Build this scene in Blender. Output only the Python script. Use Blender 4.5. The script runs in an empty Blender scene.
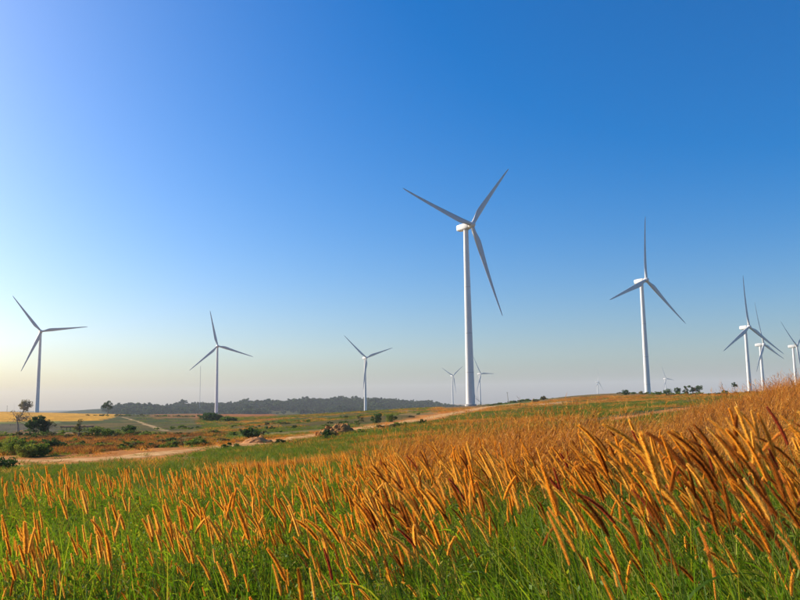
import bpy, bmesh, math, random
import numpy as np
from mathutils import Matrix, Vector

random.seed(7)
rng = np.random.default_rng(11)
scene = bpy.context.scene
col = scene.collection
R = math.radians

# ------------------------------------------------------------------ camera
# world: eye at the origin, y forward, x right, metres.  f in photo pixels (800 x 600)
FPX, PITCH, ROLL = 760.0, math.atan(102 / 760), 0.0157
Fv = np.array([0, math.cos(PITCH), math.sin(PITCH)])
_R0 = np.array([1.0, 0, 0])
_U0 = np.array([0, -math.sin(PITCH), math.cos(PITCH)])
Uv = _U0 * math.cos(ROLL) + _R0 * math.sin(ROLL)
Rv = _R0 * math.cos(ROLL) - _U0 * math.sin(ROLL)
cam_data = bpy.data.cameras.new('camera')
cam = bpy.data.objects.new('camera', cam_data)
col.objects.link(cam)
cam_data.sensor_width = 36.0
cam_data.lens = 36.0 * FPX / 800.0
cam_data.clip_start = 0.05
cam_data.clip_end = 30000
m = Matrix.Identity(4)
for i in range(3):
    m[i][0], m[i][1], m[i][2] = Rv[i], Uv[i], -Fv[i]
cam.matrix_world = m
scene.camera = cam

# ------------------------------------------------------------------ sky, sun, exposure
SUN_AZ, SUN_EL = R(-68), R(24)          # azimuth from +y towards +x
sun_dir = Vector((math.sin(SUN_AZ) * math.cos(SUN_EL), math.cos(SUN_AZ) * math.cos(SUN_EL), math.sin(SUN_EL)))
world = bpy.data.worlds.new('World')
scene.world = world
world.use_nodes = True
wn, wl = world.node_tree.nodes, world.node_tree.links
wn.clear()
sky = wn.new('ShaderNodeTexSky')
sky.sky_type = 'NISHITA'
sky.sun_disc = False
sky.sun_elevation = SUN_EL
sky.sun_rotation = SUN_AZ
sky.altitude = 0
sky.air_density = 1.0
sky.dust_density = 2.22
sky.ozone_density = 4.34
hs = wn.new('ShaderNodeHueSaturation')
hs.inputs['Hue'].default_value = 0.506
hs.inputs['Saturation'].default_value = 1.49
bg = wn.new('ShaderNodeBackground')
bg.inputs['Strength'].default_value = 0.114
wo = wn.new('ShaderNodeOutputWorld')
wl.new(sky.outputs[0], hs.inputs['Color'])
wl.new(hs.outputs[0], bg.inputs['Color'])
wl.new(bg.outputs[0], wo.inputs['Surface'])

sd = bpy.data.lights.new('sun', 'SUN')
sd.energy = 5.0
sd.angle = R(0.5)
sd.color = (1.0, 0.915, 0.79)
sun = bpy.data.objects.new('sun', sd)
sun.rotation_euler = (-sun_dir).to_track_quat('-Z', 'Y').to_euler()
sun.location = (0, 0, 300)
col.objects.link(sun)

vs = scene.view_settings
vs.view_transform = 'Standard'
vs.look = 'None'
vs.gamma = 1.0
vs.use_curve_mapping = False
vs.exposure = 0.66
scene.cycles.max_bounces = 4
scene.cycles.transparent_max_bounces = 4
scene.cycles.volume_bounces = 0

# ------------------------------------------------------------------ helpers
def proj(P):
    P = np.asarray(P, float)
    d = P @ Fv
    d = np.where(np.abs(d) < 1e-6, 1e-6, d)
    return 400 + FPX * (P @ Rv) / d, 300 - FPX * (P @ Uv) / d, d

def ray(u, v):
    return Fv + Rv * (u - 400) / FPX + Uv * (300 - v) / FPX

def tag(o, label=None, cat=None, group=None, kind=None):
    if label: o['label'] = label
    if cat: o['category'] = cat
    if group: o['group'] = group
    if kind: o['kind'] = kind
    return o

def mesh_np(name, V, faces, mats=None, mat_idx=None, smooth=False):
    """faces: array (n,3) or (n,4), or a list of such arrays"""
    me = bpy.data.meshes.new(name)
    V = np.asarray(V, np.float32)
    fl = faces if isinstance(faces, list) else [faces]
    fl = [np.asarray(f, np.int32) for f in fl if len(f)]
    loops = np.concatenate([f.ravel() for f in fl])
    tot = np.concatenate([np.full(len(f), f.shape[1], np.int32) for f in fl])
    start = np.concatenate([[0], np.cumsum(tot)[:-1]]).astype(np.int32)
    me.vertices.add(len(V)); me.vertices.foreach_set('co', V.ravel())
    me.loops.add(len(loops)); me.loops.foreach_set('vertex_index', loops)
    me.polygons.add(len(tot))
    me.polygons.foreach_set('loop_start', start)
    me.polygons.foreach_set('loop_total', tot)
    if mat_idx is not None:
        me.polygons.foreach_set('material_index', np.asarray(mat_idx, np.int32))
    me.polygons.foreach_set('use_smooth', np.full(len(tot), bool(smooth)))
    for mt in (mats or []):
        me.materials.append(mt)
    me.update(calc_edges=True)
    return me

def obj(name, me, parent=None, loc=None):
    o = bpy.data.objects.new(name, me)
    col.objects.link(o)
    if parent is not None: o.parent = parent
    if loc is not None: o.location = loc
    return o

def empty(name, loc=(0, 0, 0), rz=0.0):
    e = bpy.data.objects.new(name, None)
    e.location = loc
    e.rotation_euler = (0, 0, rz)
    e.empty_display_size = 0.2
    col.objects.link(e)
    return e

_lat = np.random.default_rng(5).random((256, 256))
def vnoise(x, y):
    x = np.asarray(x, float); y = np.asarray(y, float)
    xi = np.floor(x).astype(int); yi = np.floor(y).astype(int)
    fx = x - xi; fy = y - yi
    fx = fx * fx * (3 - 2 * fx); fy = fy * fy * (3 - 2 * fy)
    a = _lat[xi % 256, yi % 256]; b = _lat[(xi + 1) % 256, yi % 256]
    c = _lat[xi % 256, (yi + 1) % 256]; d = _lat[(xi + 1) % 256, (yi + 1) % 256]
    return (a * (1 - fx) + b * fx) * (1 - fy) + (c * (1 - fx) + d * fx) * fy
def fbm(x, y, o=4):
    s = 0; a = 0.5
    for k in range(o):
        s = s + a * vnoise(x * 2 ** k + 17.3 * k, y * 2 ** k + 9.1 * k); a *= 0.5
    return s / (1 - 0.5 ** o)
def sstep(a, b, x):
    t = np.clip((np.asarray(x, float) - a) / (b - a), 0, 1)
    return t * t * (3 - 2 * t)

# ------------------------------------------------------------------ materials
def new_mat(name):
    mt = bpy.data.materials.new(name)
    mt.use_nodes = True
    mt.node_tree.nodes.clear()
    return mt, mt.node_tree.nodes, mt.node_tree.links

def simple_mat(name, c1, c2, rough=0.6, scale=3.0, bump=0.0, spec=0.3, detail=5.0):
    mt, n, l = new_mat(name)
    tc = n.new('ShaderNodeTexCoord')
    nz = n.new('ShaderNodeTexNoise'); nz.inputs['Scale'].default_value = scale; nz.inputs['Detail'].default_value = detail
    rp = n.new('ShaderNodeValToRGB')
    rp.color_ramp.elements[0].position = 0.3; rp.color_ramp.elements[0].color = (*c1, 1)
    rp.color_ramp.elements[1].position = 0.7; rp.color_ramp.elements[1].color = (*c2, 1)
    b = n.new('ShaderNodeBsdfPrincipled')
    b.inputs['Roughness'].default_value = rough
    b.inputs['Specular IOR Level'].default_value = spec
    out = n.new('ShaderNodeOutputMaterial')
    l.new(tc.outputs['Object'], nz.inputs['Vector'])
    l.new(nz.outputs[0], rp.inputs[0]); l.new(rp.outputs[0], b.inputs['Base Color'])
    if bump:
        bp = n.new('ShaderNodeBump'); bp.inputs['Strength'].default_value = bump; bp.inputs['Distance'].default_value = 0.05
        l.new(nz.outputs[0], bp.inputs['Height']); l.new(bp.outputs[0], b.inputs['Normal'])
    l.new(b.outputs[0], out.inputs[0])
    return mt

def leaf_mat(name, cols, trans=0.45, tint=(1.15, 1.1, 0.6), scale=0.0, gloss=0.015):
    """diffuse + translucent; colour picked per instance and varied inside it"""
    mt, n, l = new_mat(name)
    oi = n.new('ShaderNodeObjectInfo')
    rp = n.new('ShaderNodeValToRGB')
    cr = rp.color_ramp
    cr.elements[0].color = (*cols[0], 1); cr.elements[1].color = (*cols[-1], 1)
    for k in range(1, len(cols) - 1):
        e = cr.elements.new(k / (len(cols) - 1)); e.color = (*cols[k], 1)
    geo = n.new('ShaderNodeNewGeometry')
    mx = n.new('ShaderNodeMath'); mx.operation = 'MULTIPLY_ADD'
    mx.inputs[1].default_value = 0.55; mx.inputs[2].default_value = 0.0
    ad = n.new('ShaderNodeMath'); ad.operation = 'MULTIPLY_ADD'; ad.inputs[1].default_value = 0.45
    l.new(oi.outputs['Random'], mx.inputs[0])
    l.new(geo.outputs['Random Per Island'], ad.inputs[0]); l.new(mx.outputs[0], ad.inputs[2])
    l.new(ad.outputs[0], rp.inputs[0])
    df = n.new('ShaderNodeBsdfDiffuse'); tr = n.new('ShaderNodeBsdfTranslucent')
    gl = n.new('ShaderNodeBsdfGlossy'); gl.inputs['Roughness'].default_value = 0.6
    tn = n.new('ShaderNodeMix'); tn.data_type = 'RGBA'; tn.blend_type = 'MULTIPLY'; tn.inputs[0].default_value = 1.0
    tn.inputs[7].default_value = (*tint, 1)
    tn.clamp_result = False
    l.new(rp.outputs[0], df.inputs[0]); l.new(rp.outputs[0], tn.inputs[6]); l.new(tn.outputs[2], tr.inputs[0])
    m1 = n.new('ShaderNodeMixShader'); m1.inputs[0].default_value = trans
    m2 = n.new('ShaderNodeMixShader'); m2.inputs[0].default_value = gloss
    out = n.new('ShaderNodeOutputMaterial')
    l.new(df.outputs[0], m1.inputs[1]); l.new(tr.outputs[0], m1.inputs[2])
    l.new(m1.outputs[0], m2.inputs[1]); l.new(gl.outputs[0], m2.inputs[2])
    l.new(m2.outputs[0], out.inputs[0])
    return mt

M = {}
M['white_paint'] = simple_mat('white_paint', (0.62, 0.6, 0.56), (0.68, 0.66, 0.62), 0.4, 0.15, spec=0.4)
M['blade_paint'] = simple_mat('blade_paint', (0.5, 0.485, 0.46), (0.56, 0.545, 0.52), 0.45, 0.3, spec=0.4)
M['seam'] = simple_mat('seam_grey', (0.38, 0.37, 0.36), (0.44, 0.43, 0.42), 0.6)
M['steel'] = simple_mat('galvanised_steel', (0.3, 0.3, 0.31), (0.42, 0.42, 0.42), 0.5)
M['dark'] = simple_mat('dark_grey', (0.06, 0.06, 0.07), (0.1, 0.1, 0.1), 0.6)
M['concrete'] = simple_mat('concrete', (0.32, 0.31, 0.28), (0.42, 0.4, 0.37), 0.9, 1.0)
M['bark'] = simple_mat('bark', (0.10, 0.075, 0.05), (0.2, 0.16, 0.11), 0.9, 6, 0.3)
M['pale_bark'] = simple_mat('pale_bark', (0.2, 0.17, 0.13), (0.34, 0.29, 0.23), 0.9, 6, 0.3)
M['leaf_dark'] = leaf_mat('leaf_dark', [(0.025, 0.055, 0.015), (0.05, 0.1, 0.025), (0.08, 0.14, 0.03)], 0.3)
M['leaf_mid'] = leaf_mat('leaf_mid', [(0.07, 0.12, 0.015), (0.14, 0.2, 0.03), (0.26, 0.27, 0.05)], 0.35)
M['leaf_olive'] = leaf_mat('leaf_olive', [(0.09, 0.085, 0.035), (0.15, 0.13, 0.05), (0.2, 0.17, 0.06)], 0.3)
M['wood_leaf'] = leaf_mat('wood_leaf', [(0.006, 0.024, 0.01), (0.025, 0.06, 0.018), (0.09, 0.13, 0.03)], 0.2)
M['earth'] = simple_mat('brown_earth', (0.22, 0.09, 0.025), (0.44, 0.21, 0.06), 0.95, 2.0, 0.6, 0.1)
M['orange_earth'] = simple_mat('orange_earth', (0.4, 0.16, 0.05), (0.5, 0.24, 0.09), 0.95, 1.5, 0.6, 0.1)
M['stone'] = simple_mat('grey_stone', (0.2, 0.15, 0.1), (0.36, 0.28, 0.19), 0.9, 3.0, 0.5, 0.1)
M['rust'] = simple_mat('rusty_sheet', (0.2, 0.08, 0.04), (0.32, 0.14, 0.08), 0.8, 2.0, 0.2)

# ------------------------------------------------------------------ terrain
EYE = 1.6
R_T = np.array([0.3, 3, 8, 15, 22, 30, 45, 60, 80, 100, 140, 180, 250, 320, 400, 500, 600, 800, 950, 1100, 1400, 1600, 1750, 2000, 2600, 7000.])
def colm(d):
    r = np.array(sorted(d)); z = np.array([d[k] for k in sorted(d)])
    return np.interp(np.log(R_T), np.log(r), z)
FAR = {1100: -24, 1400: -25, 7000: -26}
U_T = np.array([-400, 0, 100, 200, 300, 400, 490, 600, 700, 800, 1200.])
def w(top):   # wooded hill: slope from 1400 to 1750
    return {1400: -20, 1600: top - 8, 1750: top, 2000: top - 6, 2600: -26, 7000: -26}
T_COLS = [
    {0.3: -1.6, 8: -1.8, 15: -2.15, 30: -2.9, 45: -3.6, 60: -4.3, 100: -4.9, 140: -5.0, 250: -5.6, 400: -4.6, 600: -2.6, 800: -1.4, 950: -4, 1400: -20, 7000: -26},
    {0.3: -1.6, 8: -1.8, 15: -2.15, 30: -2.9, 45: -3.6, 60: -4.25, 80: -4.5, 100: -4.8, 140: -5.0, 250: -5.6, 400: -4.6, 600: -2.9, 800: -2.0, 950: -5.8, 1400: -20, 7000: -26},
    {0.3: -1.6, 8: -1.8, 15: -2.15, 30: -2.9, 45: -3.5, 60: -4.2, 80: -4.5, 100: -4.8, 140: -5.2, 250: -5.9, 400: -5.7, 600: -5.6, 800: -7.5, 1100: -15, **w(1)},
    {0.3: -1.6, 8: -1.8, 15: -2.1, 30: -2.8, 45: -3.4, 60: -4.0, 80: -4.4, 100: -4.7, 140: -5.2, 250: -6.0, 400: -7.0, 600: -8.0, 800: -9.3, 1064: -12.4, **w(-2)},
    {0.3: -1.6, 8: -1.75, 15: -2.0, 30: -2.6, 60: -3.6, 80: -4.1, 100: -4.4, 140: -4.5, 250: -5.0, 400: -6.0, 800: -11, 1100: -17, **w(4)},
    {0.3: -1.6, 8: -1.65, 15: -1.85, 30: -2.3, 60: -3.0, 100: -3.5, 140: -3.7, 250: -3.5, 350: -3.0, 500: -5, 800: -14, **w(3)},
    {0.3: -1.55, 3: -1.5, 8: -1.55, 15: -1.65, 30: -2.0, 60: -2.5, 100: -2.8, 140: -2.9, 250: -2.7, 320: -2.4, 400: -1.6, 500: -4, 800: -14, **FAR},
    {0.3: -1.5, 3: -1.4, 8: -1.5, 15: -1.6, 30: -1.9, 60: -2.0, 100: -1.8, 140: -1.6, 180: -1.3, 250: 0.0, 320: 1.7, 400: 3.1, 500: 3.5, 600: -4, 800: -18, **FAR},
    {0.3: -1.45, 3: -1.3, 8: -1.35, 15: -1.45, 30: -1.6, 60: -1.5, 100: -1.3, 140: -.8, 180: -.3, 250: 0.4, 320: 1.1, 400: 1.2, 500: -2, 600: -8, 800: -22, **FAR},
    {0.3: -1.45, 3: -1.25, 8: -1.25, 15: -1.2, 22: -1.0, 30: -.55, 45: -.1, 60: .1, 100: .3, 250: 1.4, 400: 2, 500: 0, 800: -22, **FAR},
    {0.3: -1.45, 3: -1.25, 8: -1.2, 15: -1.1, 22: -.8, 30: -.35, 60: .3, 100: .6, 250: 1.6, 400: 2, 500: 0, 800: -22, **FAR},
]
T = np.stack([colm(c) for c in T_COLS])                       # (u, r)
AZ_T = np.arctan((U_T - 400) / FPX)
az_f = np.radians(np.arange(-42, 42.001, 0.15))
az_c = np.radians(np.arange(45, 316, 3.0))
AZ = np.concatenate([az_f, az_c])
rad = [0.3]
while rad[-1] < 7000:
    rad.append(rad[-1] * 1.03)
RAD = np.array(rad)
back = T.mean(0)
Zg = np.zeros((len(AZ), len(RAD)))
lr = np.log(RAD); lrt = np.log(R_T)
Trf = np.stack([np.interp(lr, lrt, T[k]) for k in range(len(T))])
kr = np.exp(-0.5 * (np.arange(-6, 7) / 2.5) ** 2); kr /= kr.sum()
Trf = np.stack([np.convolve(np.pad(t, 6, 'edge'), kr, 'valid') for t in Trf])
backr = Trf.mean(0)
for j in range(len(RAD)):
    Zg[:len(az_f), j] = np.interp(az_f, AZ_T, Trf[:, j])
    t = (az_c - az_c[0]) / (az_c[-1] - az_c[0])
    e0, e1 = Zg[len(az_f) - 1, j], Zg[0, j]
    b = np.sin(t * math.pi)
    Zg[len(az_f):, j] = (e0 * (1 - t) + e1 * t) * (1 - b) + backr[j] * b
ka = np.exp(-0.5 * (np.arange(-24, 25) / 10.0) ** 2); ka /= ka.sum()
nf = len(az_f)
for j in range(len(RAD)):
    Zg[:nf, j] = np.convolve(np.pad(Zg[:nf, j], 24, 'edge'), ka, 'valid')
XX = np.sin(AZ)[:, None] * RAD[None, :]
YY = np.cos(AZ)[:, None] * RAD[None, :]
Zg += (fbm(XX / 3.0, YY / 3.0, 3) - 0.5) * 0.16 * sstep(2, 8, RAD)[None, :]
Zg += (fbm(XX / 28.0 + 5, YY / 28.0, 3) - 0.5) * 0.9 * sstep(25, 120, RAD)[None, :]
Zg += (fbm(XX / 220.0 + 9, YY / 220.0, 3) - 0.5) * 2.5 * sstep(300, 900, RAD)[None, :]

def hz(x, y):
    """ground height (world) by looking up the polar grid"""
    x = np.asarray(x, float); y = np.asarray(y, float)
    a = np.arctan2(x, y); r = np.clip(np.hypot(x, y), RAD[0], RAD[-1] * 0.999)
    fa = np.clip((a - az_f[0]) / (az_f[1] - az_f[0]), 0, nf - 1.001)
    fr = np.log(r / RAD[0]) / math.log(1.03)
    ia = fa.astype(int); ir = np.minimum(fr.astype(int), len(RAD) - 2)
    fa = fa - ia; fr = fr - ir
    return ((Zg[ia, ir] * (1 - fa) + Zg[ia + 1, ir] * fa) * (1 - fr)
            + (Zg[ia, ir + 1] * (1 - fa) + Zg[ia + 1, ir + 1] * fa) * fr)

RS = np.exp(np.linspace(math.log(3), math.log(6500), 1500))
def on_ground(u, v, rmin=3.0):
    """first point where the sight line through photo pixel (u, v) meets the ground"""
    d = ray(u, v)
    h = math.hypot(d[0], d[1])
    P = d[None, :] / h * RS[:, None]
    below = (P[:, 2] < hz(P[:, 0], P[:, 1])) & (RS > rmin)
    k = int(np.argmax(below)) if below.any() else len(RS) - 1
    p = P[k]
    return np.array([p[0], p[1], float(hz(p[0], p[1]))])

def at_range(u, r):
    """ground point in the direction of photo column u at horizontal distance r"""
    a = math.atan((u - 400) / FPX * 1.0)
    x, y = r * math.sin(a), r * math.cos(a)
    return np.array([x, y, float(hz(x, y))])

# ---- ground colour zones (albedo of soil and low cover)
u, v, dep = proj(np.stack([XX, YY, Zg], -1))
rr = np.hypot(XX, YY)
front = dep > 0.1
un = u + (fbm(XX / 9, YY / 9) - .5) * 26
vn = v + (fbm(XX / 7 + 40, YY / 7) - .5) * 5
C = np.zeros(XX.shape + (3,))
def lay(mask, c):
    global C
    mask = np.clip(mask, 0, 1)[..., None]
    C = C * (1 - mask) + np.array(c) * mask
pn = fbm(XX / 5 + 3, YY / 5 + 8, 4)
pn2 = fbm(XX / 14 + 30, YY / 14 + 2, 4)
pnl = fbm(XX / 60 + 30, YY / 60 + 2, 4)
lay(np.ones_like(u), (0.11, 0.085, 0.035))
lay(sstep(.4, .6, pn), (0.085, 0.105, 0.025))
lay((rr < 22) * 1.0, (0.055, 0.036, 0.015))  # near soil darkened to paint shadow gaps between the grass
lay((rr < 22) * sstep(.45, .6, pn), (0.15, 0.09, 0.035))
far = front & (rr > 22)
def box(u0, u1, v0, v1, su=12, sv=1.5):
    return sstep(u0 - su, u0 + su, un) * (1 - sstep(u1 - su, u1 + su, un)) * sstep(v0 - sv, v0 + sv, vn) * (1 - sstep(v1 - sv, v1 + sv, vn)) * far
# left and middle, far to near
lay(box(-900, 450, 300, 440) , (0.062, 0.054, 0.01))
lay(box(-900, 450, 300, 440) * sstep(.45, .6, pnl), (0.034, 0.052, 0.006))
lay(box(-900, 450, 300, 440) * sstep(.52, .62, pn2) * .7, (0.13, 0.085, 0.018))
crest = 409 + np.clip((u - 40) / 10, 0, 9)
lay((rr > 260) * (u < 122 - (vn - 415) * 4) * sstep(-1, 0, 422 - 0.02 * (u) - v) * far * (rr < 900), (0.52, 0.245, 0.012))
lay((rr > 260) * (u < 60) * (np.abs(v - (423 - .02 * u)) < 1.2) * far * .7, (0.12, 0.14, 0.025))
lay(box(-900, 58, 424, 432, 8, 1), (0.07, 0.055, 0.03))
lay(box(196, 276, 412.5, 420.5, 5, .6) * (rr < 1300) * .85, (0.29, 0.085, 0.014))
lay(box(150, 200, 412, 418, 6, .8) * (rr < 1300) * .8, (0.26, 0.1, 0.02))
lay(box(-900, 215, 433, 447, 12, 1.2), (0.2, 0.095, 0.035))
lay(box(-900, 215, 433, 447, 12, 1.2) * sstep(.5, .6, pn2), (0.26, 0.16, 0.055))
lay(box(-900, 55, 441, 457, 10, 2) * .9, (0.09, 0.11, 0.025))
lay(box(-900, 190, 447, 467, 12, 1.2) * (1 - .9 * box(-900, 55, 438, 456, 10, 2)), (0.4, 0.14, 0.025))
lay(box(-900, 230, 464, 500, 14, 1.5), (0.085, 0.15, 0.02))
lay(box(-900, 230, 464, 500, 14, 1.5) * sstep(.55, .65, pn) * .6, (0.15, 0.11, 0.04))
lay(box(190, 440, 430, 520, 30, 6) * (rr < 120) , (0.09, 0.125, 0.022))
lay(box(190, 440, 430, 520, 30, 6) * (rr < 120) * sstep(.48, .6, pn2) * .8, (0.2, 0.125, 0.04))
# right
lay(box(440, 1400, 300, 420, 20, 2), (0.2, 0.105, 0.03))
lay(box(440, 1400, 300, 420, 20, 2) * sstep(.5, .62, pnl) * .6, (0.13, 0.11, 0.035))
lay(box(490, 1400, 401.5, 450, 20, 1.2), (0.055, 0.07, 0.015))
lay(box(490, 700, 402.5, 408, 20, .8) * (.2 + .7 * sstep(.4, .6, pnl)), (0.09, 0.13, 0.02))
lay((rr > 1280) * (rr < 2600) * far * (u > 60) * (u < 520) * (1 - .8 * box(262, 330, 409, 416, 8, 1)), (0.03, 0.045, 0.018))
lay(box(520, 1400, 408, 450, 20, 2) * sstep(.46, .6, pn2) * .7, (0.14, 0.085, 0.028))
lay(box(688, 740, 392.8, 396.8, 4, .5) * (rr < 420), (0.46, 0.15, 0.045))
lay(box(395, 470, 409, 416, 8, 1) * (rr > 150), (0.2, 0.125, 0.04))

def poly_dist(px, py, pts):
    best = np.full(px.shape, 1e9)
    for (x0, y0), (x1, y1) in zip(pts[:-1], pts[1:]):
        dx, dy = x1 - x0, y1 - y0
        t = np.clip(((px - x0) * dx + (py - y0) * dy) / (dx * dx + dy * dy + 1e-9), 0, 1)
        best = np.minimum(best, np.hypot(px - x0 - t * dx, py - y0 - t * dy))
    return best
ROAD_PX = [(-60, 461.5), (0, 461.2), (40, 461), (75, 460), (112, 458.8), (150, 454.8), (175, 451.5), (200, 449.2), (229, 447.5), (269, 442), (308, 436.4), (347, 430.5), (374, 427), (400, 423), (442, 415.8), (476, 409), (490, 406)]
road_pts = [on_ground(a, b, 20)[:2] for a, b in ROAD_PX]
_e = on_ground(490, 406, 20)[:2]
# smooth the road line and resample
rp = np.array(road_pts)
tt = np.linspace(0, len(rp) - 1, 400)
rx = np.interp(tt, np.arange(len(rp)), rp[:, 0]); ry = np.interp(tt, np.arange(len(rp)), rp[:, 1])
ks = np.exp(-0.5 * (np.arange(-20, 21) / 8.0) ** 2); ks /= ks.sum()
rx = np.convolve(np.pad(rx, 20, 'edge'), ks, 'valid'); ry = np.convolve(np.pad(ry, 20, 'edge'), ks, 'valid')
dr = poly_dist(XX, YY, list(zip(rx[::6], ry[::6])))
dn = dr + (fbm(XX / 4 + 7, YY / 4) - .5) * 9
lay((1 - sstep(4, 9, dn)) * (rr > 30), (0.42, 0.155, 0.03))
TRACKS = [([(122, 417), (140, 422), (166, 431)], .9, (0.36, 0.23, 0.1)), ([(66, 439), (72, 445)], 0.3, (0.55, 0.38, 0.22)),
          ([(560, 404), (505, 405), (490, 407)], 5, (0.42, 0.28, 0.14)), ([(604, 421), (640, 415), (690, 407.5)], 1.6, (0.42, 0.17, 0.045))]
for pts, wd, c in TRACKS:
    wp = [tuple(on_ground(a, b, 20)[:2]) for a, b in pts]
    d = poly_dist(XX, YY, wp) + (pn - .5) * wd * .8
    lay((1 - sstep(wd * .7, wd * 1.2, d)) * (rr > 20), c)

na, nr = Zg.shape
V = np.stack([XX, YY, Zg], -1).reshape(-1, 3)
ia, ir = np.meshgrid(np.arange(na), np.arange(nr - 1), indexing='ij')
ja = (ia + 1) % na
F4 = np.stack([ia * nr + ir, ia * nr + ir + 1, ja * nr + ir + 1, ja * nr + ir], -1).reshape(-1, 4)

mt, n, l = new_mat('ground_soil_and_cover')
at = n.new('ShaderNodeAttribute'); at.attribute_name = 'cover'
tc = n.new('ShaderNodeTexCoord')
n1 = n.new('ShaderNodeTexNoise'); n1.inputs['Scale'].default_value = 6.0; n1.inputs['Detail'].default_value = 8; n1.inputs['Roughness'].default_value = .7
n2 = n.new('ShaderNodeTexNoise'); n2.inputs['Scale'].default_value = 0.35; n2.inputs['Detail'].default_value = 8; n2.inputs['Roughness'].default_value = .75
l.new(tc.outputs['Object'], n1.inputs['Vector']); l.new(tc.outputs['Object'], n2.inputs['Vector'])
n3 = n.new('ShaderNodeTexNoise'); n3.inputs['Scale'].default_value = 0.045; n3.inputs['Detail'].default_value = 10; n3.inputs['Roughness'].default_value = .8
l.new(tc.outputs['Object'], n3.inputs['Vector'])
ml0 = n.new('ShaderNodeMath'); ml0.operation = 'MULTIPLY'; l.new(n1.outputs[0], ml0.inputs[0]); l.new(n2.outputs[0], ml0.inputs[1])
ml = n.new('ShaderNodeMath'); ml.operation = 'MULTIPLY'; l.new(ml0.outputs[0], ml.inputs[0]); l.new(n3.outputs[0], ml.inputs[1])
mr = n.new('ShaderNodeMapRange'); mr.inputs[1].default_value = .055; mr.inputs[2].default_value = .2; mr.inputs[3].default_value = .3; mr.inputs[4].default_value = 1.75
l.new(ml.outputs[0], mr.inputs[0])
mxx = n.new('ShaderNodeMix'); mxx.data_type = 'RGBA'; mxx.blend_type = 'MULTIPLY'; mxx.inputs[0].default_value = 1
l.new(at.outputs['Color'], mxx.inputs[6]); l.new(mr.outputs[0], mxx.inputs[7])
bs = n.new('ShaderNodeBsdfPrincipled'); bs.inputs['Roughness'].default_value = 1; bs.inputs['Specular IOR Level'].default_value = .05
bp = n.new('ShaderNodeBump'); bp.inputs['Strength'].default_value = .8; bp.inputs['Distance'].default_value = .12
l.new(ml.outputs[0], bp.inputs['Height']); l.new(bp.outputs[0], bs.inputs['Normal'])
l.new(mxx.outputs[2], bs.inputs['Base Color'])
out = n.new('ShaderNodeOutputMaterial'); l.new(bs.outputs[0], out.inputs[0])
M['ground'] = mt
me = mesh_np('ground', V, F4[:, ::-1], [mt], smooth=True)
ca = me.attributes.new('cover', 'FLOAT_COLOR', 'POINT')
ca.data.foreach_set('color', np.concatenate([C.reshape(-1, 3), np.ones((na * nr, 1))], 1).astype(np.float32).ravel())
tag(obj('ground', me), kind='structure')

# ---- dirt road: a strip that follows the ground, with two wheel ruts and ragged edges
tx = np.gradient(rx); ty = np.gradient(ry); tl = np.hypot(tx, ty); tx /= tl; ty /= tl
NC = 13
off = np.linspace(-1, 1, NC)
s_len = np.cumsum(np.hypot(np.diff(rx, prepend=rx[0]), np.diff(ry, prepend=ry[0])))
half = 2.7 + (fbm(s_len / 5, s_len * 0) - .5) * 3.0
lft = np.stack([-ty, tx], -1)
PX = rx[:, None] + lft[:, 0:1] * off[None, :] * half[:, None]
PY = ry[:, None] + lft[:, 1:2] * off[None, :] * half[:, None]
PZ = hz(PX, PY) + 0.10 * (1 - off[None, :] ** 4) - 0.03
PZ -= 0.07 * np.exp(-((np.abs(off)[None, :] - .42) / .13) ** 2)
PZ += (fbm(PX * .8, PY * .8) - .5) * .08
PZ[:, [0, -1]] -= .12
V = np.stack([PX, PY, PZ], -1).reshape(-1, 3)
ii, jj = np.meshgrid(np.arange(len(rx) - 1), np.arange(NC - 1), indexing='ij')
Fq = np.stack([ii * NC + jj, (ii + 1) * NC + jj, (ii + 1) * NC + jj + 1, ii * NC + jj + 1], -1).reshape(-1, 4)
M['road'] = simple_mat('pale_dirt', (0.38, 0.14, 0.03), (0.66, 0.4, 0.16), .95, .8, .8, .05, 10)
me = mesh_np('dirt_road', V, Fq[:, ::-1], [M['road']], smooth=True)
tag(obj('dirt_road', me), kind='structure')

# ------------------------------------------------------------------ wind turbines
HUB = 92.0
def loft(rings, cap=True):
    """rings: (k, n, 3) -> verts and face lists"""
    rings = np.asarray(rings); k, nn, _ = rings.shape
    V = rings.reshape(-1, 3)
    i, j = np.meshgrid(np.arange(k - 1), np.arange(nn), indexing='ij'); j2 = (j + 1) % nn
    Q = np.stack([i * nn + j, i * nn + j2, (i + 1) * nn + j2, (i + 1) * nn + j], -1).reshape(-1, 4)
    F = [Q]
    if cap:
        c0 = len(V); V = np.concatenate([V, rings[0].mean(0)[None], rings[-1].mean(0)[None]])
        jj = np.arange(nn); j2 = (jj + 1) % nn
        F.append(np.stack([np.full(nn, c0), j2, jj], -1))
        F.append(np.stack([np.full(nn, c0 + 1), (k - 1) * nn + jj, (k - 1) * nn + j2], -1))
    return V, F
def circ(r, z, nn=40):
    a = np.linspace(0, 2 * math.pi, nn, endpoint=False)
    return np.stack([r * np.cos(a), r * np.sin(a), np.full(nn, z)], -1)

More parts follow.
